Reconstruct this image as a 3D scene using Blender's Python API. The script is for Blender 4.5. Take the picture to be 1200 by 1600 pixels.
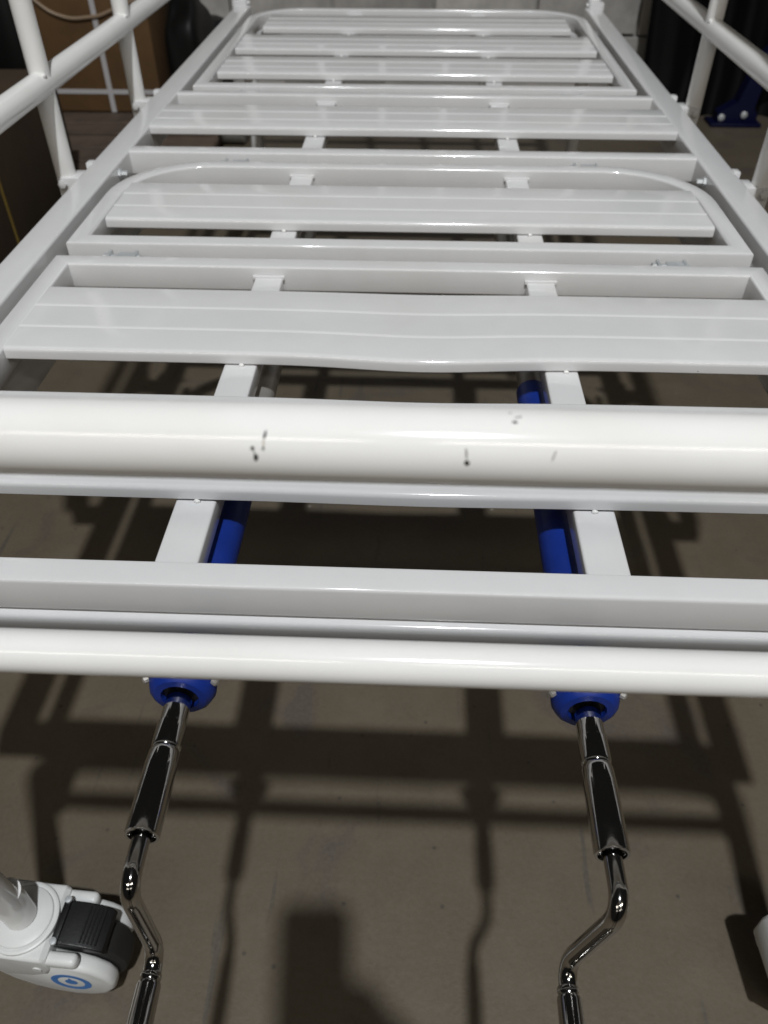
import bpy, bmesh, math, random
from mathutils import Vector, Matrix
random.seed(7)
sc = bpy.context.scene
COL = sc.collection
for o in list(bpy.data.objects): bpy.data.objects.remove(o)

# ------------------------------------------------------------------ camera
H = 0.93
RIGHT = Vector((0.9992, 0.0404, 0.0)); DOWN = Vector((0.0272, -0.6736, -0.7386)); FWD = Vector((-0.0298, 0.7380, -0.6741))
camd = bpy.data.cameras.new('camera'); cam = bpy.data.objects.new('camera', camd); COL.objects.link(cam)
camd.sensor_fit = 'VERTICAL'; camd.sensor_height = 24.0; camd.sensor_width = 18.0
camd.lens = 24.0 * 1225.0 / 1600.0
camd.clip_start = 0.01; camd.clip_end = 200
rot = Matrix((RIGHT, -DOWN, -FWD)).transposed()
cam.matrix_world = Matrix.Translation((0, 0, H)) @ rot.to_4x4()
camd.dof.use_dof = True; camd.dof.focus_distance = 0.56; camd.dof.aperture_fstop = 6.2
sc.camera = cam

# ------------------------------------------------------------------ world + lamps
w = bpy.data.worlds.new('World'); sc.world = w; w.use_nodes = True
bg = w.node_tree.nodes['Background']; bg.inputs[0].default_value = (1.0, 0.97, 0.93, 1); bg.inputs[1].default_value = 0.010

def lamp(name, loc, target, power, size, color):
    l = bpy.data.lights.new(name, 'AREA'); l.shape = 'DISK'; l.size = size; l.energy = power; l.color = color
    o = bpy.data.objects.new(name, l); COL.objects.link(o); o.location = loc
    o.rotation_euler = (Vector(target) - Vector(loc)).to_track_quat('-Z', 'Y').to_euler(); return o
lamp('ceiling_lamp', (0.31, -1.67, 5.6), (0, 0.8, 0.4), 232, 0.17, (0.955, 0.98, 1.0))
for ry, rp in ((-2.9, 60), (-5.0, 12)):
    row = lamp('fill_light_row', (0.2, ry, 4.0), (0, 0.6, 0.5), rp, 6.0, (1.0, 0.935, 0.83))  # unseen long light rows, added as fill for the front-facing sides
    row.data.shape = 'RECTANGLE'; row.data.size = 6.0; row.data.size_y = 0.3

sc.view_settings.view_transform = 'Standard'; sc.view_settings.look = 'None'
sc.view_settings.exposure = 0.0; sc.view_settings.gamma = 1.0
sc.render.resolution_x = 768; sc.render.resolution_y = 1024

# ------------------------------------------------------------------ materials
def mat(name, col, rough=0.5, metal=0.0, spec=0.5, coat=0.0, var=0.0, vscale=8.0, bump=0.0, bscale=300.0, var_col=None, rvar=0.0, specks=False):
    m = bpy.data.materials.new(name); m.use_nodes = True
    nt = m.node_tree; b = nt.nodes['Principled BSDF']
    b.inputs['Base Color'].default_value = (*col, 1); b.inputs['Roughness'].default_value = rough
    b.inputs['Metallic'].default_value = metal; b.inputs['Specular IOR Level'].default_value = spec
    b.inputs['Coat Weight'].default_value = coat; b.inputs['Coat Roughness'].default_value = 0.08
    tc = nt.nodes.new('ShaderNodeTexCoord')
    if var or rvar:
        n = nt.nodes.new('ShaderNodeTexNoise'); n.inputs['Scale'].default_value = vscale; n.inputs['Detail'].default_value = 6
        n.inputs['Roughness'].default_value = 0.65
        nt.links.new(tc.outputs['Object'], n.inputs['Vector'])
        r = nt.nodes.new('ShaderNodeMapRange'); r.inputs[1].default_value = 0.32; r.inputs[2].default_value = 0.68
        nt.links.new(n.outputs['Fac'], r.inputs[0])
        if var:
            mx = nt.nodes.new('ShaderNodeMix'); mx.data_type = 'RGBA'
            mx.inputs[6].default_value = (*col, 1)
            mx.inputs[7].default_value = (*(var_col or tuple(c * (1 - var) for c in col)), 1)
            nt.links.new(r.outputs[0], mx.inputs[0]); nt.links.new(mx.outputs[2], b.inputs['Base Color'])
        if rvar:
            r2 = nt.nodes.new('ShaderNodeMapRange'); r2.inputs[3].default_value = rough; r2.inputs[4].default_value = rough + rvar
            nt.links.new(r.outputs[0], r2.inputs[0]); nt.links.new(r2.outputs[0], b.inputs['Roughness'])
    if specks:   # sparse dark dust specks and faint grubby smears
        v = nt.nodes.new('ShaderNodeTexVoronoi'); v.inputs['Scale'].default_value = 42; nt.links.new(tc.outputs['Object'], v.inputs['Vector'])
        d = nt.nodes.new('ShaderNodeMapRange'); d.inputs[1].default_value = 0.034; d.inputs[2].default_value = 0.016; nt.links.new(v.outputs['Distance'], d.inputs[0])
        sp = nt.nodes.new('ShaderNodeSeparateColor'); nt.links.new(v.outputs['Color'], sp.inputs[0])
        g = nt.nodes.new('ShaderNodeMath'); g.operation = 'LESS_THAN'; g.inputs[1].default_value = 0.10; nt.links.new(sp.outputs[0], g.inputs[0])
        ml = nt.nodes.new('ShaderNodeMath'); ml.operation = 'MULTIPLY'; nt.links.new(d.outputs[0], ml.inputs[0]); nt.links.new(g.outputs[0], ml.inputs[1])
        sm = nt.nodes.new('ShaderNodeTexNoise'); sm.inputs['Scale'].default_value = 5.5; sm.inputs['Detail'].default_value = 5; sm.inputs['Distortion'].default_value = 0.8; nt.links.new(tc.outputs['Object'], sm.inputs['Vector'])
        sr = nt.nodes.new('ShaderNodeMapRange'); sr.inputs[1].default_value = 0.55; sr.inputs[2].default_value = 0.8; sr.inputs[4].default_value = 0.16; nt.links.new(sm.outputs['Fac'], sr.inputs[0])
        m1 = nt.nodes.new('ShaderNodeMix'); m1.data_type = 'RGBA'; m1.inputs[7].default_value = (0.52, 0.47, 0.38, 1)
        nt.links.new(sr.outputs[0], m1.inputs[0]); nt.links.new(b.inputs['Base Color'].links[0].from_socket, m1.inputs[6])
        m2 = nt.nodes.new('ShaderNodeMix'); m2.data_type = 'RGBA'; m2.inputs[7].default_value = (0.12, 0.11, 0.10, 1)
        nt.links.new(ml.outputs[0], m2.inputs[0]); nt.links.new(m1.outputs[2], m2.inputs[6]); nt.links.new(m2.outputs[2], b.inputs['Base Color'])
    if bump:
        n2 = nt.nodes.new('ShaderNodeTexNoise'); n2.inputs['Scale'].default_value = bscale; n2.inputs['Detail'].default_value = 3
        nt.links.new(tc.outputs['Object'], n2.inputs['Vector'])
        bp = nt.nodes.new('ShaderNodeBump'); bp.inputs['Strength'].default_value = bump; bp.inputs['Distance'].default_value = 0.001
        nt.links.new(n2.outputs['Fac'], bp.inputs['Height']); nt.links.new(bp.outputs['Normal'], b.inputs['Normal'])
    return m

M = {}
M['paint'] = mat('white_powder_paint', (0.745, 0.745, 0.75), 0.07, spec=0.5, coat=0.25, var=0.05, vscale=14, bump=0.02, bscale=160, rvar=0.06, specks=True)
M['paint_round'] = mat('white_gloss_tube_paint', (0.90, 0.895, 0.88), 0.09, spec=0.5, var=0.04, vscale=10, bump=0.02, bscale=150, rvar=0.06, specks=True)
M['chrome'] = mat('polished_chrome', (0.58, 0.57, 0.555), 0.03, metal=1.0, rvar=0.10, vscale=60, bump=0.03, bscale=150)
M['zinc'] = mat('zinc_plated_steel', (0.66, 0.69, 0.71), 0.4, metal=0.45, var=0.15, vscale=80)
M['greytube'] = mat('grey_galvanised_tube', (0.42, 0.40, 0.37), 0.4, metal=0.4, var=0.25, vscale=40)
M['blue'] = mat('blue_plastic', (0.007, 0.031, 0.25), 0.40, spec=0.45, var=0.25, vscale=30, bump=0.08, bscale=120)
M['blueprint'] = mat('blue_print', (0.05, 0.22, 0.62), 0.4)
M['black'] = mat('black_plastic', (0.010, 0.010, 0.011), 0.42, var=0.4, vscale=40, bump=0.2, bscale=700)
M['rubber'] = mat('grey_black_rubber', (0.022, 0.021, 0.020), 0.65, var=0.4, vscale=50)
M['wplastic'] = mat('white_caster_plastic', (0.74, 0.75, 0.74), 0.38, var=0.05, vscale=25, bump=0.05, bscale=300)
M['chip'] = mat('chipped_paint_dark', (0.030, 0.028, 0.026), 0.7, var=0.5, vscale=400)
M['scuff'] = mat('grey_scuff', (0.30, 0.29, 0.29), 0.6, var=0.3, vscale=400)
M['tanchip'] = mat('primer_tan', (0.45, 0.40, 0.31), 0.6)
M['card'] = mat('brown_cardboard', (0.135, 0.072, 0.026), 0.85, var=0.3, vscale=7, bump=0.2, bscale=60)
M['card_dark'] = mat('dark_cardboard', (0.058, 0.035, 0.016), 0.85, var=0.35, vscale=6, bump=0.2, bscale=60)
M['strap'] = mat('white_strapping', (0.50, 0.49, 0.50), 0.4)
M['ystrap'] = mat('yellow_strapping', (0.25, 0.17, 0.035), 0.5)
M['tape'] = mat('brown_tape', (0.30, 0.22, 0.15), 0.25)
M['wood'] = mat('grey_brown_wood', (0.16, 0.115, 0.085), 0.75, var=0.45, vscale=9, bump=0.3, bscale=90)
M['tarp'] = mat('black_sheeting', (0.0016, 0.0016, 0.002), 0.6, spec=0.2, var=0.5, vscale=5)
M['bag'] = mat('black_bag', (0.006, 0.006, 0.006), 0.5, spec=0.25)
M['film'] = mat('dusty_plastic_wrap', (0.24, 0.21, 0.18), 0.4, var=0.4, vscale=12)
M['hose'] = mat('pale_ribbed_plastic', (0.42, 0.41, 0.38), 0.5)
M['bluepaint'] = mat('blue_machine_paint', (0.0012, 0.0024, 0.026), 0.5, spec=0.3)
M['mortar'] = mat('mortar', (0.44, 0.42, 0.39), 0.95, var=0.3, vscale=20)
M['skin'] = mat('skin', (0.42, 0.26, 0.19), 0.5)
M['cloth'] = mat('dark_clothing', (0.018, 0.018, 0.022), 0.9)
M['phone'] = mat('phone_black_glass', (0.01, 0.01, 0.012), 0.15)

def block_mat():
    m = mat('concrete_block', (0.56, 0.535, 0.505), 0.95, var=0.35, vscale=9, bump=0.9, bscale=120)
    nt = m.node_tree; b = nt.nodes['Principled BSDF']
    oi = nt.nodes.new('ShaderNodeObjectInfo'); mr = nt.nodes.new('ShaderNodeMapRange')
    mr.inputs[3].default_value = 0.78; mr.inputs[4].default_value = 1.08
    nt.links.new(oi.outputs['Random'], mr.inputs[0])
    src = b.inputs['Base Color'].links[0].from_socket
    hs = nt.nodes.new('ShaderNodeHueSaturation'); nt.links.new(mr.outputs[0], hs.inputs['Value']); nt.links.new(src, hs.inputs['Color'])
    nt.links.new(hs.outputs[0], b.inputs['Base Color']); return m
M['block'] = block_mat()

def floor_mat():
    m = bpy.data.materials.new('stained_concrete_floor'); m.use_nodes = True
    nt = m.node_tree; b = nt.nodes['Principled BSDF']; L = nt.links.new
    tc = nt.nodes.new('ShaderNodeTexCoord')
    def noise(s, d=6, r=0.6, dist=0.0):
        n = nt.nodes.new('ShaderNodeTexNoise'); n.inputs['Scale'].default_value = s; n.inputs['Detail'].default_value = d
        n.inputs['Roughness'].default_value = r; n.inputs['Distortion'].default_value = dist; L(tc.outputs['Object'], n.inputs['Vector']); return n
    def ramp(src, a, c):
        r = nt.nodes.new('ShaderNodeMapRange'); r.inputs[1].default_value = a; r.inputs[2].default_value = c; L(src, r.inputs[0]); return r.outputs[0]
    def mix(f, a, c):
        x = nt.nodes.new('ShaderNodeMix'); x.data_type = 'RGBA'
        if isinstance(f, float): x.inputs[0].default_value = f
        else: L(f, x.inputs[0])
        for i, v in ((6, a), (7, c)):
            if isinstance(v, tuple): x.inputs[i].default_value = (*v, 1)
            else: L(v, x.inputs[i])
        return x.outputs[2]
    c = mix(ramp(noise(2.3, 8, 0.7, 0.4).outputs['Fac'], 0.3, 0.7), (0.114, 0.0895, 0.0585), (0.091, 0.072, 0.048))
    c = mix(ramp(noise(11, 8, 0.7).outputs['Fac'], 0.45, 0.75), c, (0.128, 0.104, 0.072))
    c = mix(ramp(noise(5.0, 5, 0.6, 1.0).outputs['Fac'], 0.56, 0.66), c, (0.080, 0.064, 0.053))
    # dark pits and pale specks
    v = nt.nodes.new('ShaderNodeTexVoronoi'); v.inputs['Scale'].default_value = 26; L(tc.outputs['Object'], v.inputs['Vector'])
    c = mix(ramp(v.outputs['Distance'], 0.085, 0.03), c, (0.045, 0.038, 0.030))
    v2 = nt.nodes.new('ShaderNodeTexVoronoi'); v2.inputs['Scale'].default_value = 9; L(tc.outputs['Object'], v2.inputs['Vector'])
    c = mix(ramp(v2.outputs['Distance'], 0.032, 0.018), c, (0.30, 0.275, 0.24))
    # scratches: stretched noise
    mp = nt.nodes.new('ShaderNodeMapping'); mp.inputs['Scale'].default_value = (60, 5, 1); mp.inputs['Rotation'].default_value = (0, 0, 0.35)
    L(tc.outputs['Object'], mp.inputs['Vector'])
    ns = nt.nodes.new('ShaderNodeTexNoise'); ns.inputs['Scale'].default_value = 1.0; ns.inputs['Detail'].default_value = 2; L(mp.outputs[0], ns.inputs['Vector'])
    c = mix(ramp(ns.outputs['Fac'], 0.66, 0.74), c, (0.070, 0.060, 0.047))
    fine = noise(190, 4, 0.6)
    c = mix(ramp(fine.outputs['Fac'], 0.3, 0.8), c, mix(0.5, c, (0.140, 0.121, 0.094)))
    L(c, b.inputs['Base Color'])
    r = nt.nodes.new('ShaderNodeMapRange'); r.inputs[3].default_value = 0.42; r.inputs[4].default_value = 0.7
    L(noise(6).outputs['Fac'], r.inputs[0]); L(r.outputs[0], b.inputs['Roughness'])
    bp = nt.nodes.new('ShaderNodeBump'); bp.inputs['Strength'].default_value = 0.35; bp.inputs['Distance'].default_value = 0.0015
    L(noise(120, 6, 0.7).outputs['Fac'], bp.inputs['Height']); L(bp.outputs[0], b.inputs['Normal'])
    return m
M['floor'] = floor_mat()

# ------------------------------------------------------------------ mesh helpers
WM = {}
def link(name, me, parent=None, loc=(0, 0, 0), rot=(0, 0, 0), mx=None):
    o = bpy.data.objects.new(name, me); COL.objects.link(o)
    m = mx if mx is not None else Matrix.LocRotScale(Vector(loc), __import__('mathutils').Euler(rot), None)
    if parent is not None:
        o.parent = parent; o.matrix_basis = WM[parent.name].inverted() @ m
    else: o.matrix_basis = m
    WM[o.name] = m.copy()
    return o
def mesh(bm, m, angle=35):
    me = bpy.data.meshes.new('m'); bmesh.ops.recalc_face_normals(bm, faces=bm.faces[:]); bm.to_mesh(me); bm.free()
    if isinstance(m, (list, tuple)):
        for q in m: me.materials.append(M[q])
    else: me.materials.append(M[m])
    for p in me.polygons: p.use_smooth = True
    me.set_sharp_from_angle(angle=math.radians(angle)); return me
def obj(name, bm, m, parent=None, label=None, **k):
    o = link(name, mesh(bm, m, k.pop('angle', 35)), parent, **k)
    if label: o['label'] = label
    return o
def thing(o, label, cat, group=None):
    o['label'] = label; o['category'] = cat
    if group: o['group'] = group
    return o
def empty(name, loc): return link(name, None, None, loc)

def rrect(wd, ht, r, n=3):
    pts = []
    for cx, cz, a0 in ((wd/2-r, ht/2-r, 0), (-wd/2+r, ht/2-r, 90), (-wd/2+r, -ht/2+r, 180), (wd/2-r, -ht/2+r, 270)):
        for i in range(n + 1):
            a = math.radians(a0 + 90 * i / n); pts.append((cx + r*math.cos(a), cz + r*math.sin(a)))
    return pts
def sweep(bm, path, prof, closed=False, up=Vector((0, 0, 1))):
    """sweep a profile (side, up) along a polyline with mitred joints"""
    P = [Vector(p) for p in path]; n = len(P); rings = []
    for i in range(n):
        if closed or 0 < i < n-1:
            d0 = (P[i]-P[i-1]).normalized(); d1 = (P[(i+1) % n]-P[i]).normalized()
        elif i == 0: d0 = d1 = (P[1]-P[0]).normalized()
        else: d0 = d1 = (P[-1]-P[-2]).normalized()
        t = (d0+d1).normalized(); k = 1.0/max(0.35, t.dot(d1))
        s = t.cross(up).normalized(); u = s.cross(t).normalized()
        rings.append([bm.verts.new(P[i] + s*a*k + u*b) for a, b in prof])
    m = len(prof)
    for i in range(n if closed else n-1):
        A, B = rings[i], rings[(i+1) % n]
        for j in range(m): bm.faces.new((A[j], A[(j+1) % m], B[(j+1) % m], B[j]))
    if not closed: bm.faces.new(rings[0]); bm.faces.new(rings[-1])
def bar(bm, a, b, wd, ht, r=0.002): sweep(bm, [a, b], rrect(wd, ht, r))
def circ(r, n=20): return [(r*math.cos(2*math.pi*i/n), r*math.sin(2*math.pi*i/n)) for i in range(n)]
def tube(bm, path, r, n=20, bend=0.0, seg=7):
    """round tube; corners rounded with radius `bend`; parallel-transported frames"""
    P = [Vector(p) for p in path]
    if bend:
        Q = [P[0]]
        for i in range(1, len(P)-1):
            a = (P[i-1]-P[i]).normalized(); b = (P[i+1]-P[i]).normalized()
            ang = a.angle(b); dd = min(bend/math.tan(ang/2), 0.48*(P[i-1]-P[i]).length, 0.48*(P[i+1]-P[i]).length)
            A = P[i]+a*dd; B = P[i]+b*dd
            for k in range(seg+1):
                t = k/seg; Q.append(A*(1-t)**2 + P[i]*2*t*(1-t) + B*t*t)
        Q.append(P[-1]); P = Q
    t0 = (P[1]-P[0]).normalized(); ref = Vector((0, 0, 1)) if abs(t0.z) < 0.9 else Vector((1, 0, 0))
    s = t0.cross(ref).normalized(); rings = []
    for i in range(len(P)):
        d0 = (P[i]-P[i-1]).normalized() if i else t0
        d1 = (P[i+1]-P[i]).normalized() if i < len(P)-1 else d0
        t = (d0+d1).normalized(); s = (s - t*s.dot(t)).normalized(); u = t.cross(s)
        k = 1.0/max(0.5, t.dot(d1))
        rings.append([bm.verts.new(P[i] + (s*a + u*b)*(1+(k-1)*0.5)) for a, b in circ(r, n)])
    for A, B in zip(rings, rings[1:]):
        for j in range(n): bm.faces.new((A[j], A[(j+1) % n], B[(j+1) % n], B[j]))
    bm.faces.new(rings[0]); bm.faces.new(rings[-1])
def lathe(bm, prof, origin, axis, n=28, cap=True):
    """prof: (radius, distance along axis)"""
    ax = Vector(axis).normalized(); ref = Vector((0, 0, 1)) if abs(ax.z) < 0.9 else Vector((1, 0, 0))
    s = ax.cross(ref).normalized(); u = ax.cross(s); O = Vector(origin); rings = []
    for r, d in prof: rings.append([bm.verts.new(O + ax*d + s*a + u*b) for a, b in circ(r, n)])
    for A, B in zip(rings, rings[1:]):
        for j in range(n): bm.faces.new((A[j], A[(j+1) % n], B[(j+1) % n], B[j]))
    if cap: bm.faces.new(rings[0]); bm.faces.new(rings[-1])
def box(bm, c, s, bev=0.0, rz=0.0, seg=2):
    r = bmesh.ops.create_cube(bm, size=1.0); vs = r['verts']
    bmesh.ops.transform(bm, matrix=Matrix.Translation(c) @ Matrix.Rotation(rz, 4, 'Z') @ Matrix.Diagonal((*s, 1)), verts=vs)
    if bev:
        es = {e for v in vs for e in v.link_edges}
        bmesh.ops.bevel(bm, geom=list(es), offset=bev, segments=seg, profile=0.5, affect='EDGES')
def poly_extrude(bm, pts, z0, z1, axis='Z', bev=0.0):
    f = {'Z': lambda a, b, c: (a, b, c), 'Y': lambda a, b, c: (a, c, b), 'X': lambda a, b, c: (c, a, b)}[axis]
    A = [bm.verts.new(f(a, b, z0)) for a, b in pts]; B = [bm.verts.new(f(a, b, z1)) for a, b in pts]; n = len(pts)
    f0 = bm.faces.new(A); f1 = bm.faces.new(B)
    for i in range(n): bm.faces.new((A[i], A[(i+1) % n], B[(i+1) % n], B[i]))
    if bev: bmesh.ops.bevel(bm, geom=list(f0.edges)+list(f1.edges), offset=bev, segments=3, profile=0.5, affect='EDGES')
NB = bmesh.new

# ------------------------------------------------------------------ the setting
bm = NB()
bmesh.ops.create_grid(bm, x_segments=1, y_segments=1, size=9.0)
fl = obj('floor', bm, 'floor', loc=(0, 0, 0)); fl['kind'] = 'structure'

WY = 3.62
bm = NB(); box(bm, (0.0, WY+0.075, 1.0), (5.6, 0.13, 2.0))
wall = obj('concrete_block_wall', bm, 'mortar'); thing(wall, 'grey concrete block wall behind the head end of the bed', 'wall')
block_me = []
for q in range(3):
    bm = NB(); box(bm, (0, 0, 0), (0.388, 0.05, 0.192), 0.004, seg=1)
    for v in bm.verts: v.co += Vector([random.uniform(-.0012, .0012) for _ in range(3)])
    block_me.append(mesh(bm, 'block'))
for row in range(10):
    for c in range(-7, 8):
        x = c*0.4 + (0.2 if row % 2 else 0.0) + 0.05
        if abs(x) > 2.6: continue
        link('block', block_me[(row*3+c) % 3], wall, (x, WY+random.uniform(-.0025, .0025), 0.130+0.2*row))

# ------------------------------------------------------------------ the bed
X0 = -0.0105; DZ = 0.548
bed = empty('hospital_bed', (X0, 1.3, 0))
thing(bed, 'white steel hospital bed frame with slatted deck and two crank handles', 'hospital bed')

SW = 0.395   # half width of the hinged sections
BH = 0.030   # section bar height
BW = 0.022
def rounded_loop(y0, y1, hw, rad):
    """centre line of a section frame, far corners rounded"""
    pts = [(X0-hw, y0), (X0+hw, y0)]
    if rad:
        for i in range(13):
            a = math.radians(90*i/12); pts.append((X0+hw-rad+rad*math.cos(a), y1-rad+rad*math.sin(a)))
        for i in range(13):
            a = math.radians(90+90*i/12); pts.append((X0-hw+rad+rad*math.cos(a), y1-rad+rad*math.sin(a)))
    else: pts += [(X0+hw, y1), (X0-hw, y1)]
    return pts
def section_frame(name, y0, y1, rad, label=None):
    bm = NB(); pts = rounded_loop(y0+BW/2, y1-BW/2, SW-BW/2, rad)
    sweep(bm, [(x, y, DZ-BH/2) for x, y in pts], rrect(BW, BH, 0.003), closed=True)
    return obj(name, bm, 'paint', bed, label)
def slat(parent, y0, y1, hw, top=0.0015, bow=0.0, bow_back=0.0, lines=2, thick=0.0135):
    wdt = y1-y0; prof = [(0.002, -thick), (0.0, -thick+0.002), (0.0, -0.0045)]
    for i in range(1, 5):
        a = math.radians(90*i/4); prof.append((0.0045-0.0045*math.cos(a), -0.0045+0.0045*math.sin(a)))
    for k in range(1, lines+1):
        c = wdt*k/(lines+1); prof += [(c-0.0026, 0.0), (c-0.0010, 0.0009), (c+0.0005, 0.0010), (c+0.0014, 0.0)]
    for i in range(0, 5):
        a = math.radians(90*i/4); prof.append((wdt-0.0045+0.0045*math.sin(a), -0.0045+0.0045*math.cos(a)))
    prof += [(wdt, -thick+0.002), (wdt-0.002, -thick)]
    bm = NB(); N = 40; rings = []
    for i in range(N+1):
        x = X0-hw + 2*hw*i/N
        g = math.exp(-((x-0.012)/0.085)**2)
        wob = 0.0004*math.sin(x*9+y0*40)
        rings.append([bm.verts.new((x, y0+y-g*(bow*(1-y/wdt)+bow_back*y/wdt)+wob, DZ+top+z)) for y, z in prof])
    n = len(prof)
    for A, B in zip(rings, rings[1:]):
        for j in range(n): bm.faces.new((A[j], A[(j+1) % n], B[(j+1) % n], B[j]))
    bm.faces.new(rings[0]); bm.faces.new(rings[-1])
    return obj('slat', bm, 'paint', parent, angle=28)
def strip(parent, x, y0, y1, flange=True):
    bm = NB(); bar(bm, (x, y0, DZ-0.0125-0.010), (x, y1, DZ-0.0125-0.010), 0.031, 0.020, 0.002)
    if flange: bar(bm, (x-0.0175, y1-0.002, DZ-0.0125), (x+0.0175, y1-0.002, DZ-0.0125), 0.003, 0.005, 0.001)
    return obj('support_strip', bm, 'paint', parent)
bead_me = None
def bead(parent, x, y, z, s=1.0):
    global bead_me
    if bead_me is None:
        bm = NB(); bmesh.ops.create_icosphere(bm, subdivisions=2, radius=0.003)
        for v in bm.verts: v.co = Vector((v.co.x*1.5, v.co.y*0.8, v.co.z)) * (1+random.uniform(-.12, .12))
        bead_me = mesh(bm, 'paint_round', 80)
    o = link('weld_bead', bead_me, parent, mx=Matrix.Translation((x, y, z)) @ Matrix.Scale(s, 4)); return o

XL, XR = X0-0.150, X0+0.150
INN = SW-BW-0.001
# main frame: two side rails, foot rail under the calf section, head rail, seat cross bars
bm = NB()
for s in (-1, 1):
    bar(bm, (X0+s*0.4295, 0.34, DZ-0.021), (X0+s*0.4295, 2.262, DZ-0.021), 0.039, 0.042, 0.003)
mainf = obj('main_frame', bm, 'paint', bed)
bm = NB(); bar(bm, (X0-0.4495, 0.3550, DZ-0.0555), (X0+0.4495, 0.3550, DZ-0.0555), 0.036, 0.047, 0.006); obj('foot_rail', bm, 'paint', mainf)
bm = NB(); bar(bm, (X0-0.41, 2.235, DZ-0.060), (X0+0.41, 2.235, DZ-0.060), 0.030, 0.036, 0.003); obj('head_rail', bm, 'paint', mainf)
for s in (-1, 1):
    bm = NB(); bar(bm, (X0+s*0.396, 0.366, DZ-0.0665), (X0+s*0.396, 1.12, DZ-0.0665), 0.012, 0.045, 0.0015); obj('side_flange', bm, 'paint', mainf)

calf = section_frame('calf_section', 0.342, 0.835, 0)
slat(calf, 0.438, 0.562, INN, bow=0.0015, bow_back=0.003)
slat(calf, 0.630, 0.757, INN, bow=0.0085, bow_back=0.003)
for x in (XL, XR): strip(calf, x, 0.3605, 0.8135)
for y in (0.438, 0.630):
    for x in (XL, XR): bead(calf, x+random.uniform(-.004, .004), y-0.001, DZ-0.0115, 0.62)
thigh = section_frame('thigh_section', 0.869, 1.149, 0.115)
slat(thigh, 0.936, 1.058, INN-0.003)
for x in (XL, XR): strip(thigh, x, 0.8905, 1.1275)
for x in (XL, XR): bead(thigh, x, 0.935, DZ-0.011, 0.62)
bm = NB()
bar(bm, (X0-0.4105, 1.1965, DZ-0.017), (X0+0.4105, 1.1965, DZ-0.017), 0.025, 0.034, 0.003)
seat = obj('seat_section', bm, 'paint', bed)
bm = NB(); bar(bm, (X0-0.4105, 1.495, DZ-0.017), (X0+0.4105, 1.495, DZ-0.017), 0.021, 0.034, 0.003); obj('cross_bar', bm, 'paint', seat)
slat(seat, 1.298, 1.420, 0.4095)
for x in (XL, XR): strip(seat, x, 1.2085, 1.485)
for x in (XL, XR): bead(seat, x, 1.297, DZ-0.011, 0.62)
back = section_frame('back_section', 1.538, 2.244, 0.115)
slat(back, 1.625, 1.750, INN-0.004)
slat(back, 1.812, 1.942, INN-0.004)
slat(back, 2.010, 2.150, INN-0.030)
for x in (XL, XR): strip(back, x, 1.5595, 2.2225)
for y in (1.625, 1.812, 2.010):
    for x in (XL, XR): bead(back, x, y-0.001, DZ-0.011, 0.62)

# hinges between the sections
def hinge(x, y, parent):
    """two leaves, a knuckle barrel and a hex bolt head"""
    bm = NB()
    for q in (-0.015, 0.015): box(bm, (x+q, y, DZ-0.012), (0.004, 0.016, 0.015), 0.001)
    lathe(bm, [(0.0035, -0.020), (0.004, -0.019), (0.004, 0.019), (0.0035, 0.020)], (x, y, DZ-0.011), (1, 0, 0), 14)
    lathe(bm, [(0.0055, -0.022), (0.0055, -0.0175)], (x, y, DZ-0.011), (1, 0, 0), 6)
    box(bm, (x+0.004, y, DZ-0.0075), (0.020, 0.012, 0.003), 0.0008)
    obj('hinge', bm, 'zinc', parent)
for x in (-0.335, 0.290): hinge(x, 0.852, thigh)
for x in (-0.26, 0.24): hinge(x, 1.1665, seat)
for x in (-0.30, 0.27): hinge(x, 1.5215, seat)
# pivot bolts inside the side rails
for s in (-1, 1):
    bm = NB(); lathe(bm, [(0.007, 0), (0.007, 0.004), (0.0045, 0.0045), (0.0045, 0.012), (0.003, 0.013)], (X0+s*0.4095, 1.125, DZ-0.012), (-s, 0, 0), 6); obj('pivot_bolt', bm, 'zinc', mainf)

# ---- guard rails
def guard(s):
    bm = NB(); xr = X0+s*0.4785 if s < 0 else X0+s*0.4795
    zt = DZ+0.107
    tube(bm, [(xr, 0.70, zt), (xr, 1.86, zt)], 0.0155, 20)
    g = obj('guard_rail', bm, 'paint_round', bed)
    for y in (0.74, 1.108, 1.476):
        bm = NB(); tube(bm, [(xr, y, DZ-0.03), (xr, y, DZ+0.345)], 0.0135, 20); obj('post', bm, 'paint_round', g)
        bm = NB(); box(bm, (xr-s*0.012, y, DZ-0.022), (0.040, 0.034, 0.030), 0.002)
        box(bm, (X0+s*0.4505, y+0.026, DZ-0.014), (0.010, 0.016, 0.031), 0.002)
        lathe(bm, [(0.006, 0), (0.006, 0.004), (0.003, 0.005)], (xr, y-0.019, DZ-0.014), (0, -1, 0), 6)
        obj('bracket', bm, 'paint', g)
        bm = NB(); bmesh.ops.create_icosphere(bm, subdivisions=2, radius=0.004)
        for v in bm.verts: v.co = Vector((v.co.x, v.co.y*1.3, v.co.z*0.8)) + Vector((xr-s*0.010, y-0.013, zt+0.012))
        obj('weld_bead', bm, 'paint_round', g, angle=80)
    for z in (DZ+0.345,):
        bm = NB(); tube(bm, [(xr, 0.70, z), (xr, 1.86, z)], 0.0135, 20); obj('bar', bm, 'paint_round', g)
    for y in (0.70, 1.86):
        bm = NB(); tube(bm, [(xr, y, zt-0.01), (xr, y, DZ+0.355)], 0.0135, 20); obj('end_post', bm, 'paint_round', g)
guard(-1); guard(1)

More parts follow.
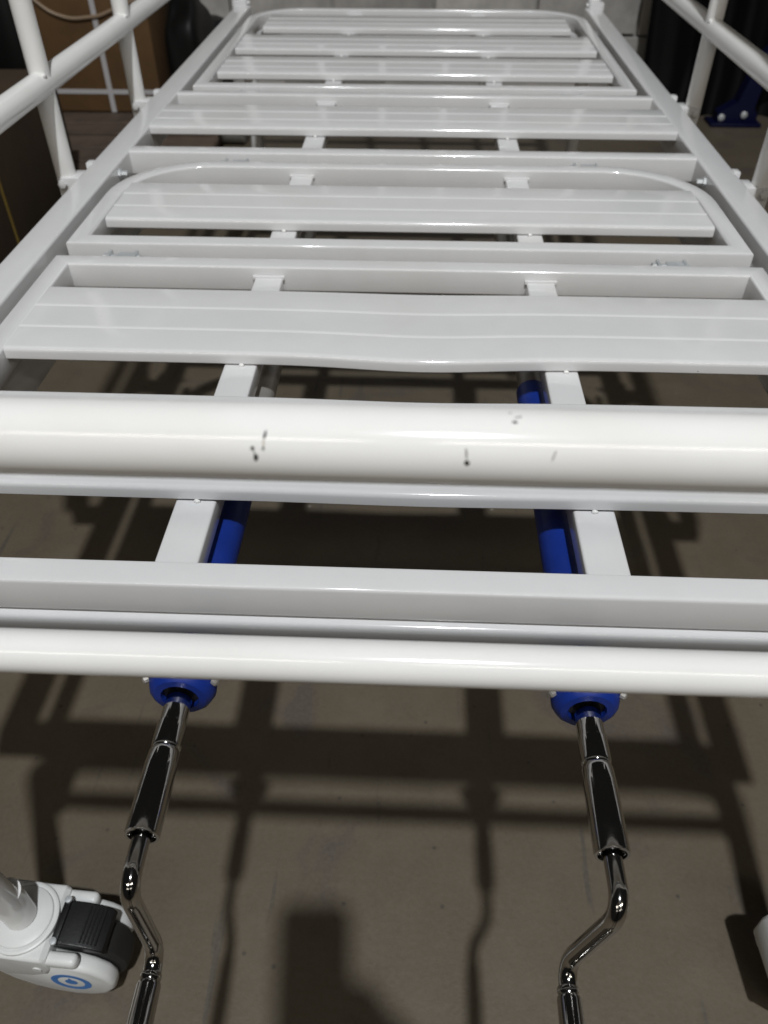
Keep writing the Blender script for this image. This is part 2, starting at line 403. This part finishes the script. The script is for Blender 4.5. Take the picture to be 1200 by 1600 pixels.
# ---- foot end: one bent tube (top + both posts) and a lower cross tube
FY = 0.225; CY = 0.288; PXL, PXR = -0.369, 0.402; TZ = 0.7575; TR = 0.0143
bm = NB(); tube(bm, [(PXL, CY, 0.125), (PXL, FY, TZ), (PXR, FY, TZ), (PXR, CY, 0.125)], TR, 40, bend=0.085, seg=10)
foot = obj('foot_end', bm, 'paint_round', bed)
bm = NB(); tube(bm, [(PXL+0.012, FY+0.004, DZ+0.0750), (PXR-0.012, FY+0.004, DZ+0.0750)], 0.0108, 36); obj('cross_tube', bm, 'paint_round', foot)
for s, px in ((-1, PXL), (1, PXR)):
    bm = NB(); box(bm, (px, FY+0.078, DZ-0.055), (0.03, 0.070, 0.04), 0.003); obj('frame_bracket', bm, 'paint', foot)
# paint chips on the top tube: patches that follow the tube surface
def chip(x, ang, pts, m):
    """pts: outline in mm (along tube, round tube)"""
    bm = NB(); R0 = TR+0.00012
    def P(u, v):
        a = ang + v/1000/R0; return (x+u/1000, FY-R0*math.cos(a), TZ+R0*math.sin(a))
    c = (sum(p[0] for p in pts)/len(pts), sum(p[1] for p in pts)/len(pts))
    vc = bm.verts.new(P(*c)); vs = [bm.verts.new(P(*p)) for p in pts]
    for i in range(len(vs)): bm.faces.new((vc, vs[i], vs[(i+1) % len(vs)]))
    obj('paint_chip', bm, m, foot)
def blob(rx, ry, n=9, j=0.3, tilt=0.0):
    o = []
    for i in range(n):
        a = 2*math.pi*i/n; k = 1+random.uniform(-j, j); u, v = rx*k*math.cos(a), ry*k*math.sin(a)
        o.append((u*math.cos(tilt)-v*math.sin(tilt), u*math.sin(tilt)+v*math.cos(tilt)))
    return o
A = math.radians
def pxx(px): return -0.0091 + (px-600)*0.2825/1225.0
def pang(px, py):   # angle round the tube of an image row (centre line row drops to the right)
    c = 690 + (px-600)*0.020; t = max(-0.97, min(0.97, (c-py)/60.0)); return A(37.7)+math.asin(t)
def chp(px, py, rx, ry, m='chip', tilt=0.0, n=9, j=0.3): chip(pxx(px), pang(px, py), blob(rx, ry, n, j, tilt), m)
chp(405.5, 697, 0.75, 0.75); chp(410.5, 709.5, 0.75, 1.6); chp(408, 702.5, 0.22, 1.4, tilt=0.35)
chp(424, 677, 0.45, 2.1, tilt=-0.2); chp(422.2, 689, 0.42, 1.5, 'tanchip'); chp(421.8, 697, 0.45, 0.6)
chp(726, 716.5, 0.95, 0.95, j=0.1, n=14); chp(724.5, 705, 0.4, 2.2, 'scuff', tilt=0.1)
chp(795.5, 658, 0.9, 0.55); chp(799, 651, 0.7, 0.4, 'scuff'); chp(804.5, 650, 0.4, 0.55, 'scuff'); chp(790, 644, 0.3, 0.8, 'scuff')
chp(853.5, 706.5, 0.3, 2.0, 'scuff', tilt=-0.3); chp(1177, 693, 0.45, 0.7); chp(1178.5, 675, 0.3, 1.6, 'scuff')

# ---- head end
HYY = 2.30; HX = 0.437
bm = NB(); tube(bm, [(X0-HX, HYY, 0.125), (X0-HX, HYY, 0.98), (X0+HX, HYY, 0.98), (X0+HX, HYY, 0.125)], 0.0174, 24, bend=0.09)
head = obj('head_end', bm, 'paint_round', bed)
for z in (DZ+0.10, DZ+0.30):
    bm = NB(); tube(bm, [(X0-HX+0.01, HYY, z), (X0+HX-0.01, HYY, z)], 0.0127, 20); obj('cross_tube', bm, 'paint_round', head)
for x in (-0.258, -0.098, 0.067, 0.230):
    bm = NB(); tube(bm, [(x, HYY, DZ+0.102), (x, HYY, 0.97)], 0.011, 18); obj('upright', bm, 'paint_round', head)
for s in (-1, 1):
    bm = NB(); box(bm, (X0+s*HX, HYY-0.028, DZ-0.03), (0.036, 0.040, 0.085), 0.003)
    lathe(bm, [(0.006, 0), (0.006, 0.005), (0.003, 0.006)], (X0+s*(HX-0.018), HYY-0.03, DZ+0.004), (-s, 0, 0), 6)
    obj('frame_bracket', bm, 'paint', head)

# ---- crank drives
CZ = 0.490
def drive(x, blue_end, arm, arm_y):
    """crank drive; all sections are turned about the axis x, CZ running along the bed"""
    bm = NB()
    lathe(bm, [(0.0120, 0.012), (0.0122, 0.0012), (0.0128, 0.0), (0.0175, 0.0004), (0.0205, 0.0030), (0.0226, 0.0085), (0.0228, 0.0120), (0.0150, 0.0135), (0.0150, 0.022), (0.0150, blue_end-0.294)], (x, 0.294, CZ), (0, 1, 0), 16)
    d = obj('crank_tube', bm, 'blue', bed, 'blue plastic crank screw tube')
    bm = NB(); lathe(bm, [(0.0119, 0.0), (0.0119, 0.004)], (x, 0.2975, CZ), (0, 1, 0), 26); obj('dust_seal', bm, 'black', d)
    for q in (-1, 1):
        bm = NB(); lathe(bm, [(0.0026, 0), (0.0026, 0.003), (0.0015, 0.0038)], (x+q*0.0218, 0.303, CZ+0.008), (q*0.8, -0.6, 0), 8); obj('bolt', bm, 'greytube', d)
    bm = NB(); tube(bm, [(x, blue_end-0.002, CZ), (x, 1.26, CZ)], 0.0122, 20); obj('push_tube', bm, 'greytube', d)
    bm = NB(); box(bm, (x, 1.262, CZ), (0.034, 0.05, 0.04), 0.004); obj('lift_bracket', bm, 'paint', d)
    # chrome crank
    bm = NB(); lathe(bm, [(0.0081, -0.012), (0.0086, -0.011), (0.0086, 0.0115), (0.0092, 0.012), (0.0094, 0.027), (0.0090, 0.0292), (0.0084, 0.0302), (0.0090, 0.0312), (0.0097, 0.0335), (0.0101, 0.043), (0.0103, 0.084), (0.0100, 0.0855), (0.0084, 0.0855), (0.0081, 0.080)], (x, 0.2860, CZ), (0, -1, 0), 36)
    k = obj('crank_handle', bm, 'chrome', bed, 'chromed folding crank handle with offset grip')
    ax, az = arm; B2 = Vector((x+ax, arm_y-0.003, CZ+az))
    bm = NB(); tube(bm, [(x, 0.206, CZ), (x, arm_y, CZ-0.001), B2, (B2.x+0.001, arm_y-0.058, B2.z)], 0.0054, 20, bend=0.016, seg=10); obj('crank_rod', bm, 'chrome', k)
    bm = NB(); lathe(bm, [(0.0054, 0), (0.0066, 0.0006), (0.0070, 0.002), (0.0074, 0.026), (0.0077, 0.0265), (0.0078, 0.080), (0.0072, 0.084), (0.005, 0.0855)], (B2.x, B2.y-0.017, B2.z), (0.0, -1, 0.0), 28); obj('grip', bm, 'chrome', k)
    bm = NB(); lathe(bm, [(0.0058, 0), (0.0062, 0.0008), (0.0062, 0.003), (0.0058, 0.004)], (B2.x, B2.y-0.0125, B2.z), (0, -1, 0), 20); obj('collar', bm, 'chrome', k)
drive(-0.147, 0.54, (0.002, -0.079), 0.170)
drive(0.1205, 0.665, (-0.020, -0.071), 0.170)
# lift yokes under the deck
for y0, zz in ((0.98, DZ-0.075), (1.62, DZ-0.085)):
    bm = NB(); tube(bm, [(X0-0.37, y0, zz), (X0+0.37, y0, zz)], 0.012, 16); obj('lift_shaft', bm, 'paint', mainf)

# ---- casters
def caster(px, py, ang):
    mx = Matrix.Translation((px, py, 0)) @ Matrix.Rotation(ang, 4, 'Z')
    WXc = 0.046; RZ = 0.051
    # housing: arched body with swivel ring, local x points to the trailing wheel
    bm = NB()
    pts = [(-0.034, 0.068), (-0.035, 0.098), (-0.031, 0.1065), (-0.022, 0.108), (0.030, 0.108), (0.0345, 0.104), (0.036, 0.084), (0.030, 0.070), (0.010, 0.060), (-0.016, 0.058)]
    poly_extrude(bm, pts, -0.0365, 0.0365, 'Y', 0.005)
    lathe(bm, [(0.0345, 0.0), (0.0345, 0.0035), (0.0330, 0.0045), (0.0310, 0.0045), (0.0300, 0.0040), (0.0290, 0.0062), (0.0240, 0.0080), (0.0190, 0.0085)], (0, 0, 0.1075), (0, 0, 1), 44)
    c = obj('caster', bm, 'wplastic', bed, mx=mx)
    bm = NB(); lathe(bm, [(0.0150, 0), (0.0150, 0.05)], (0, 0, 0.118), (0, 0, 1), 26); obj('stem', bm, 'paint_round', c, mx=mx)
    bm = NB(); lathe(bm, [(0.032, -0.0165), (0.045, -0.0165), (0.0495, -0.013), (0.051, -0.004), (0.051, 0.004), (0.0495, 0.013), (0.045, 0.0165), (0.032, 0.0165)], (WXc, 0, RZ), (0, 1, 0), 48); obj('tyre', bm, 'rubber', c, mx=mx)
    for s in (-1, 1):
        # one-sided fender shell that hides the wheel face
        op = [(-0.033, 0.074), (-0.030, 0.058), (-0.018, 0.038), (0.000, 0.022), (0.020, 0.0125), (0.042, 0.0085), (0.062, 0.0120), (0.078, 0.0210), (0.088, 0.0360), (0.0905, 0.0520), (0.086, 0.0670), (0.074, 0.0800), (0.060, 0.0870), (0.034, 0.0900), (0.000, 0.0900)]
        bm = NB(); poly_extrude(bm, op, s*0.0172, s*0.0345, 'Y', 0.0055); cv = obj('wheel_cover', bm, 'wplastic', c, mx=mx, angle=50)
        bm = NB(); n = 40; d = 0.0335
        def pt(r, i, dd): a = 2*math.pi*i/n; return (WXc+r*math.cos(a), s*dd, 0.049+r*math.sin(a))
        ro = [bm.verts.new(pt(0.0205, i, 0.0349)) for i in range(n)]; ri = [bm.verts.new(pt(0.0138, i, 0.0349)) for i in range(n)]
        for i in range(n): bm.faces.new((ro[i], ro[(i+1) % n], ri[(i+1) % n], ri[i]))
        dot = [bm.verts.new((pt(0.0065 if i != 10 else 0.011, i, 0.0349))) for i in range(0, n, 2)]; bm.faces.new(dot)
        obj('logo_ring', bm, 'blueprint', c, mx=mx)
        bm = NB(); box(bm, (0.046, s*0.0290, 0.094), (0.034, 0.013, 0.015), 0.005, seg=3); obj('fender_lug', bm, 'wplastic', c, mx=mx)
        bm = NB(); lathe(bm, [(0.0045, 0), (0.0045, 0.0015), (0.0025, 0.0015)], (0.022, s*0.0360, 0.084), (0, s, 0), 16); obj('axle_plug', bm, 'wplastic', c, mx=mx)
    # brake pedal
    bm = NB()
    pp = [(0.0355, 0.1065), (0.038, 0.1105), (0.046, 0.1110), (0.060, 0.1085), (0.074, 0.1050), (0.084, 0.0985), (0.0855, 0.0930), (0.074, 0.0960), (0.058, 0.0990), (0.0365, 0.0990)]
    poly_extrude(bm, pp, -0.0205, 0.0205, 'Y', 0.0015)
    box(bm, (0.0395, 0.0, 0.1105), (0.007, 0.044, 0.006), 0.0015)
    for q in range(5):
        bar(bm, (0.063+q*0.0036, -0.017, 0.1080-q*0.0010), (0.063+q*0.0036, 0.017, 0.1080-q*0.0010), 0.0016, 0.0016, 0.0004)
    pd = obj('brake_pedal', bm, 'black', c, mx=mx)
    for s in (-1, 1):
        bm = NB(); lathe(bm, [(0.0035, 0), (0.0035, 0.0025), (0.0015, 0.003)], (0.0395, s*0.0195, 0.1130), (0, 0, 1), 10); obj('pedal_screw', bm, 'zinc', c, mx=mx)
caster(PXL, CY, math.radians(-3))
caster(PXR, CY, math.radians(2))
caster(X0-HX, HYY, math.radians(200))
caster(X0+HX, HYY, math.radians(195))
# connecting tubes of the end frames near the floor
bm = NB(); tube(bm, [(X0-HX, HYY, 0.30), (X0+HX, HYY, 0.30)], 0.0127, 16); obj('lower_tube', bm, 'paint_round', head)

# ------------------------------------------------------------------ background things
def carton(name, c, s, rz, m, label):
    bm = NB(); box(bm, (0, 0, s[2]/2), s, 0.006)
    o = obj(name, bm, m, loc=c, rot=(0, 0, rz)); thing(o, label, 'box'); return o
# pallet of planks
pal = empty('wooden_pallet', (-1.22, 2.98, 0)); thing(pal, 'low grey-brown wooden pallet beneath the strapped carton', 'pallet')
pm = []
for q in range(3):
    bm = NB(); box(bm, (0, 0, 0), (1.06, 0.118, 0.018), 0.003)
    for v in bm.verts: v.co += Vector((random.uniform(-.004, .004), random.uniform(-.002, .002), random.uniform(-.001, .001)))
    pm.append(mesh(bm, 'wood'))
for i in range(8): link('plank', pm[i % 3], pal, (-1.22+random.uniform(-.01, .01), 2.50+0.132*i, 0.0595), (0, 0, random.uniform(-.008, .008)))
bm = NB(); box(bm, (0, 0, 0), (0.09, 1.06, 0.048), 0.003); bme = mesh(bm, 'wood')
for x in (-1.69, -1.22, -0.75): link('bearer', bme, pal, (x, 2.97, 0.026))
PT = 0.0700
cb = carton('cardboard_box', (-1.135, 3.27, PT), (0.40, 0.36, 0.66), 0.0, 'card', 'tall brown cardboard box bound with white straps standing on the pallet')
FYb = 3.27-0.18-0.0015
bm = NB(); box(bm, (-1.119, FYb, PT+0.33), (0.018, 0.0024, 0.66)); obj('strap', bm, 'strap', cb)
bm = NB(); box(bm, (-1.135, FYb+0.0006, PT+0.068), (0.403, 0.0024, 0.015)); obj('strap', bm, 'strap', cb)
bm = NB(); box(bm, (-0.9342, 3.27, PT+0.068), (0.0024, 0.36, 0.015)); obj('strap', bm, 'strap', cb)
bm = NB(); tube(bm, [(-1.325, FYb-0.003, PT+0.36), (-1.27, FYb-0.004, PT+0.315), (-1.20, FYb-0.005, PT+0.295), (-1.10, FYb-0.004, PT+0.305), (-0.95, FYb-0.003, PT+0.36)], 0.006, 8, bend=0.15); obj('carry_cord', bm, 'tape', cb)
db = carton('cardboard_box', (-1.33, 2.02, 0), (0.60, 0.84, 0.36), 0.02, 'card_dark', 'dark brown cardboard box with thin yellow strap on the floor beside the bed')
Md = WM[db.name]
bm = NB(); box(bm, (0.301, -0.09, 0.180), (0.002, 0.008, 0.358)); obj('strap', bm, 'ystrap', db, mx=Md)
bm = NB(); box(bm, (0.0, -0.09, 0.361), (0.60, 0.008, 0.002)); obj('strap', bm, 'ystrap', db, mx=Md)

def lumpy(name, c, s, m, label, cat, seed=1, amp=0.18, sub=4, flat=True):
    rnd = random.Random(seed); bm = NB(); bmesh.ops.create_icosphere(bm, subdivisions=sub, radius=1.0)
    ws = [(Vector((rnd.uniform(-1, 1), rnd.uniform(-1, 1), rnd.uniform(-1, 1)))*rnd.uniform(2, 7), rnd.uniform(0, 6), rnd.uniform(.3, 1)) for _ in range(10)]
    for v in bm.verts:
        n = v.co.normalized(); k = 1+amp*sum(math.sin(w_.dot(n)+p)*a for w_, p, a in ws)/4
        p = Vector([abs(q)**0.7*(1 if q > 0 else -1) for q in n])*k
        v.co = Vector((c[0]+p.x*s[0], c[1]+p.y*s[1], max(c[2]*0.0+0.001, c[2]+p.z*s[2])))
    o = obj(name, bm, m, angle=80); thing(o, label, cat); return o
lumpy('black_bag', (-0.855, 3.33, 0.205), (0.072, 0.17, 0.21), 'bag', 'slumped black bag between the strapped carton and the block wall', 'bag', 3)
# rolled black mat with rounded top
bm = NB(); lathe(bm, [(0.01, 0), (0.058, 0.002), (0.062, 0.01), (0.062, 0.27), (0.055, 0.292), (0.030, 0.302), (0.01, 0.303)], (-0.815, 3.50, 0.001), (0, 0, 1), 28)
thing(obj('black_roll', bm, 'black'), 'upright black roll with rounded top against the block wall', 'roll')
# ribbed hose coil
bm = NB(); prof = []
for i in range(24): prof += [(0.055, i*0.011), (0.062, i*0.011+0.003), (0.062, i*0.011+0.007), (0.055, i*0.011+0.010)]
lathe(bm, prof, (-0.97, 2.98, 0.063), (0.93, -0.05, 0.0), 24)
for v in bm.verts: v.co.z = max(v.co.z, 0.001)
hs = obj('ribbed_hose', bm, 'hose', angle=60, loc=(0.09, 0.02, 0.0)); thing(hs, 'pale ribbed plastic hose lying on the floor by the carton', 'hose')
# wrapped bundle far left
lumpy('black_bag', (-1.60, 3.36, 0.30), (0.20, 0.16, 0.30), 'bag', 'tall black bag behind the wrapped bundle and the strapped carton', 'bag', 5)
lumpy('wrapped_bundle', (-1.86, 2.95, 0.27), (0.30, 0.16, 0.27), 'film', 'grey-brown plastic wrapped bundle left of the strapped carton', 'bundle', 9)

# black sheeting standing on the right, folded like a curtain
bm = NB(); N = 90; rows = []
for j in range(13):
    z = 1.5*j/12; r = []
    for i in range(N+1):
        x = 0.845+0.012*math.sin(z*9)+0.006*math.sin(z*23) + (1.75-0.0)*i/N
        y = 3.40+0.030*math.sin(i*0.55+0.4*math.sin(z*3))+0.012*math.sin(i*1.3+z*2)-0.04*math.exp(-z*7)
        r.append((x, y, z+0.001))
    rows.append(r)
F = [[bm.verts.new(p) for p in r] for r in rows]; K = [[bm.verts.new((p[0], p[1]+0.012, p[2])) for p in r] for r in rows]
for G in (F, K):
    for j in range(12):
        for i in range(N): bm.faces.new((G[j][i], G[j][i+1], G[j+1][i+1], G[j+1][i]))
for j in range(12):
    for i in (0, N): bm.faces.new((F[j][i], F[j+1][i], K[j+1][i], K[j][i]))
for i in range(N):
    for j in (0, 12): bm.faces.new((F[j][i], F[j][i+1], K[j][i+1], K[j][i]))
thing(obj('black_sheeting', bm, 'tarp', angle=60), 'black sheeting hanging to the floor right of the block wall', 'sheeting')
# blue steel foot of a machine, with bolts
bm = NB()
poly_extrude(bm, [(1.135, 0.012), (1.285, 0.012), (1.285, 0.040), (1.262, 0.062), (1.275, 0.180), (1.325, 0.205), (1.400, 0.205), (1.400, 0.255), (1.265, 0.262), (1.235, 0.225), (1.200, 0.080), (1.135, 0.045)], 3.26, 3.315, 'Y', 0.003)
box(bm, (1.205, 3.285, 0.007), (0.19, 0.10, 0.012), 0.002)
bf = obj('machine_foot', bm, 'bluepaint'); thing(bf, 'dark blue bolted steel foot on the floor before the black sheeting', 'machine foot')
for x, z in ((1.232, 0.040), (1.292, 0.228), (1.150, 0.030)):
    bm = NB(); lathe(bm, [(0.012, 0), (0.012, 0.006), (0.006, 0.009)], (x, 3.2595, z), (0, -1, 0), 12); obj('bolt', bm, 'zinc', bf)

# ------------------------------------------------------------------ the photographer and phone (throw the shadow at the bottom)
UP = -DOWN; C = Vector((0, 0, H))
pc = C + RIGHT*(-0.024) + UP*(-0.048) - FWD*0.010
pm4 = Matrix.Translation(pc) @ Matrix((RIGHT, UP, -FWD)).transposed().to_4x4()
bm = NB(); poly_extrude(bm, [(x, y) for x, y in rrect(0.068, 0.146, 0.010, 5)], -0.004, 0.004, 'Z', 0.001)
ph = obj('smartphone', bm, 'phone', mx=pm4); thing(ph, 'black smartphone held over the foot of the bed', 'phone')
def skin_body():
    V, Eg, Rd = [], [], []
    def add(p, r, par=None):
        V.append(Vector(p)); Rd.append(r if isinstance(r, tuple) else (r, r))
        if par is not None: Eg.append((par, len(V)-1))
        return len(V)-1
    pel = add((-0.02, -0.70, 0.95), (0.15, 0.115))
    ab = add((-0.02, -0.71, 1.10), (0.145, 0.11), pel); ch = add((-0.02, -0.69, 1.30), (0.165, 0.12), ab)
    ck = add((-0.02, -0.66, 1.42), (0.10, 0.085), ch); nk = add((-0.02, -0.63, 1.49), 0.055, ck)
    h0 = add((-0.02, -0.60, 1.56), (0.068, 0.082), nk); h1 = add((-0.02, -0.585, 1.65), (0.075, 0.092), h0); add((-0.02, -0.595, 1.715), (0.045, 0.055), h1)
    for s in (-1, 1):
        hip = add((-0.02+s*0.10, -0.70, 0.88), 0.088, pel); kn = add((-0.02+s*0.12, -0.68, 0.48), 0.058, hip)
        an = add((-0.02+s*0.13, -0.73, 0.10), 0.042, kn); he = add((-0.02+s*0.13, -0.72, 0.045), 0.042, an); add((-0.02+s*0.15, -0.55, 0.035), 0.032, he)
        sh = add((-0.02+s*0.17, -0.66, 1.38), 0.062, ch); el = add((-0.02+s*0.24, -0.52, 1.08), 0.046, sh)
        if s > 0:   # right hand wraps the lower right edge, forearm comes in diagonally
            wr = add(pc + RIGHT*0.118 - UP*0.100 - FWD*0.020, 0.029, el)
            pa = add(pc + RIGHT*0.066 - UP*0.050 - FWD*0.010, (0.033, 0.018), wr)
        else:
            wr = add(pc - RIGHT*0.060 - UP*0.190 - FWD*0.025, 0.028, el)
            pa = add(pc - RIGHT*0.048 - UP*0.100 - FWD*0.012, (0.030, 0.016), wr)
        oy = -0.012 if s > 0 else -0.062
        for k in range(4):   # fingers curl behind the phone towards its middle
            b = pc + RIGHT*(s*0.046) + UP*(oy-0.019*k) + FWD*0.008
            f0 = add(b, 0.0095, pa); f1 = add(b + RIGHT*(-s*0.020) + FWD*0.010, 0.0088, f0); add(b + RIGHT*(-s*(0.042-0.004*abs(k-1))) + FWD*0.006, 0.0075, f1)
        t0 = add(pc + RIGHT*(s*0.046) + UP*(oy-0.025) - FWD*0.018, 0.011, pa); add(pc + RIGHT*(s*0.022) + UP*(oy-0.01) - FWD*0.016, 0.009, t0)
    me = bpy.data.meshes.new('person'); me.from_pydata([v[:] for v in V], Eg, [])
    o = link('person', me); 
    sk = o.modifiers.new('skin', 'SKIN'); sk.use_smooth_shade = True
    for i, v in enumerate(me.skin_vertices[0].data): v.radius = Rd[i]; v.use_root = (i == 0)
    sub = o.modifiers.new('sub', 'SUBSURF'); sub.levels = 2; sub.render_levels = 2
    dg = bpy.context.evaluated_depsgraph_get(); em = bpy.data.meshes.new_from_object(o.evaluated_get(dg))
    o.modifiers.clear(); o.data = em
    em.materials.clear(); em.materials.append(M['cloth']); em.materials.append(M['skin'])
    for p in em.polygons:
        p.use_smooth = True; q = p.center
        p.material_index = 1 if (q.z > 1.47 or (q.y > -0.10 and q.z > 0.5)) else 0
    return o
pe = skin_body(); thing(pe, 'person in dark clothes standing at the foot end holding a phone', 'person')
bm = NB(); bmesh.ops.create_uvsphere(bm, u_segments=24, v_segments=14, radius=1.0)
for v in bm.verts: v.co = Vector((-0.02+v.co.x*0.088, -0.605+v.co.y*0.108, 1.685+max(v.co.z, -0.45)*0.075))
obj('hair', bm, 'black', pe)
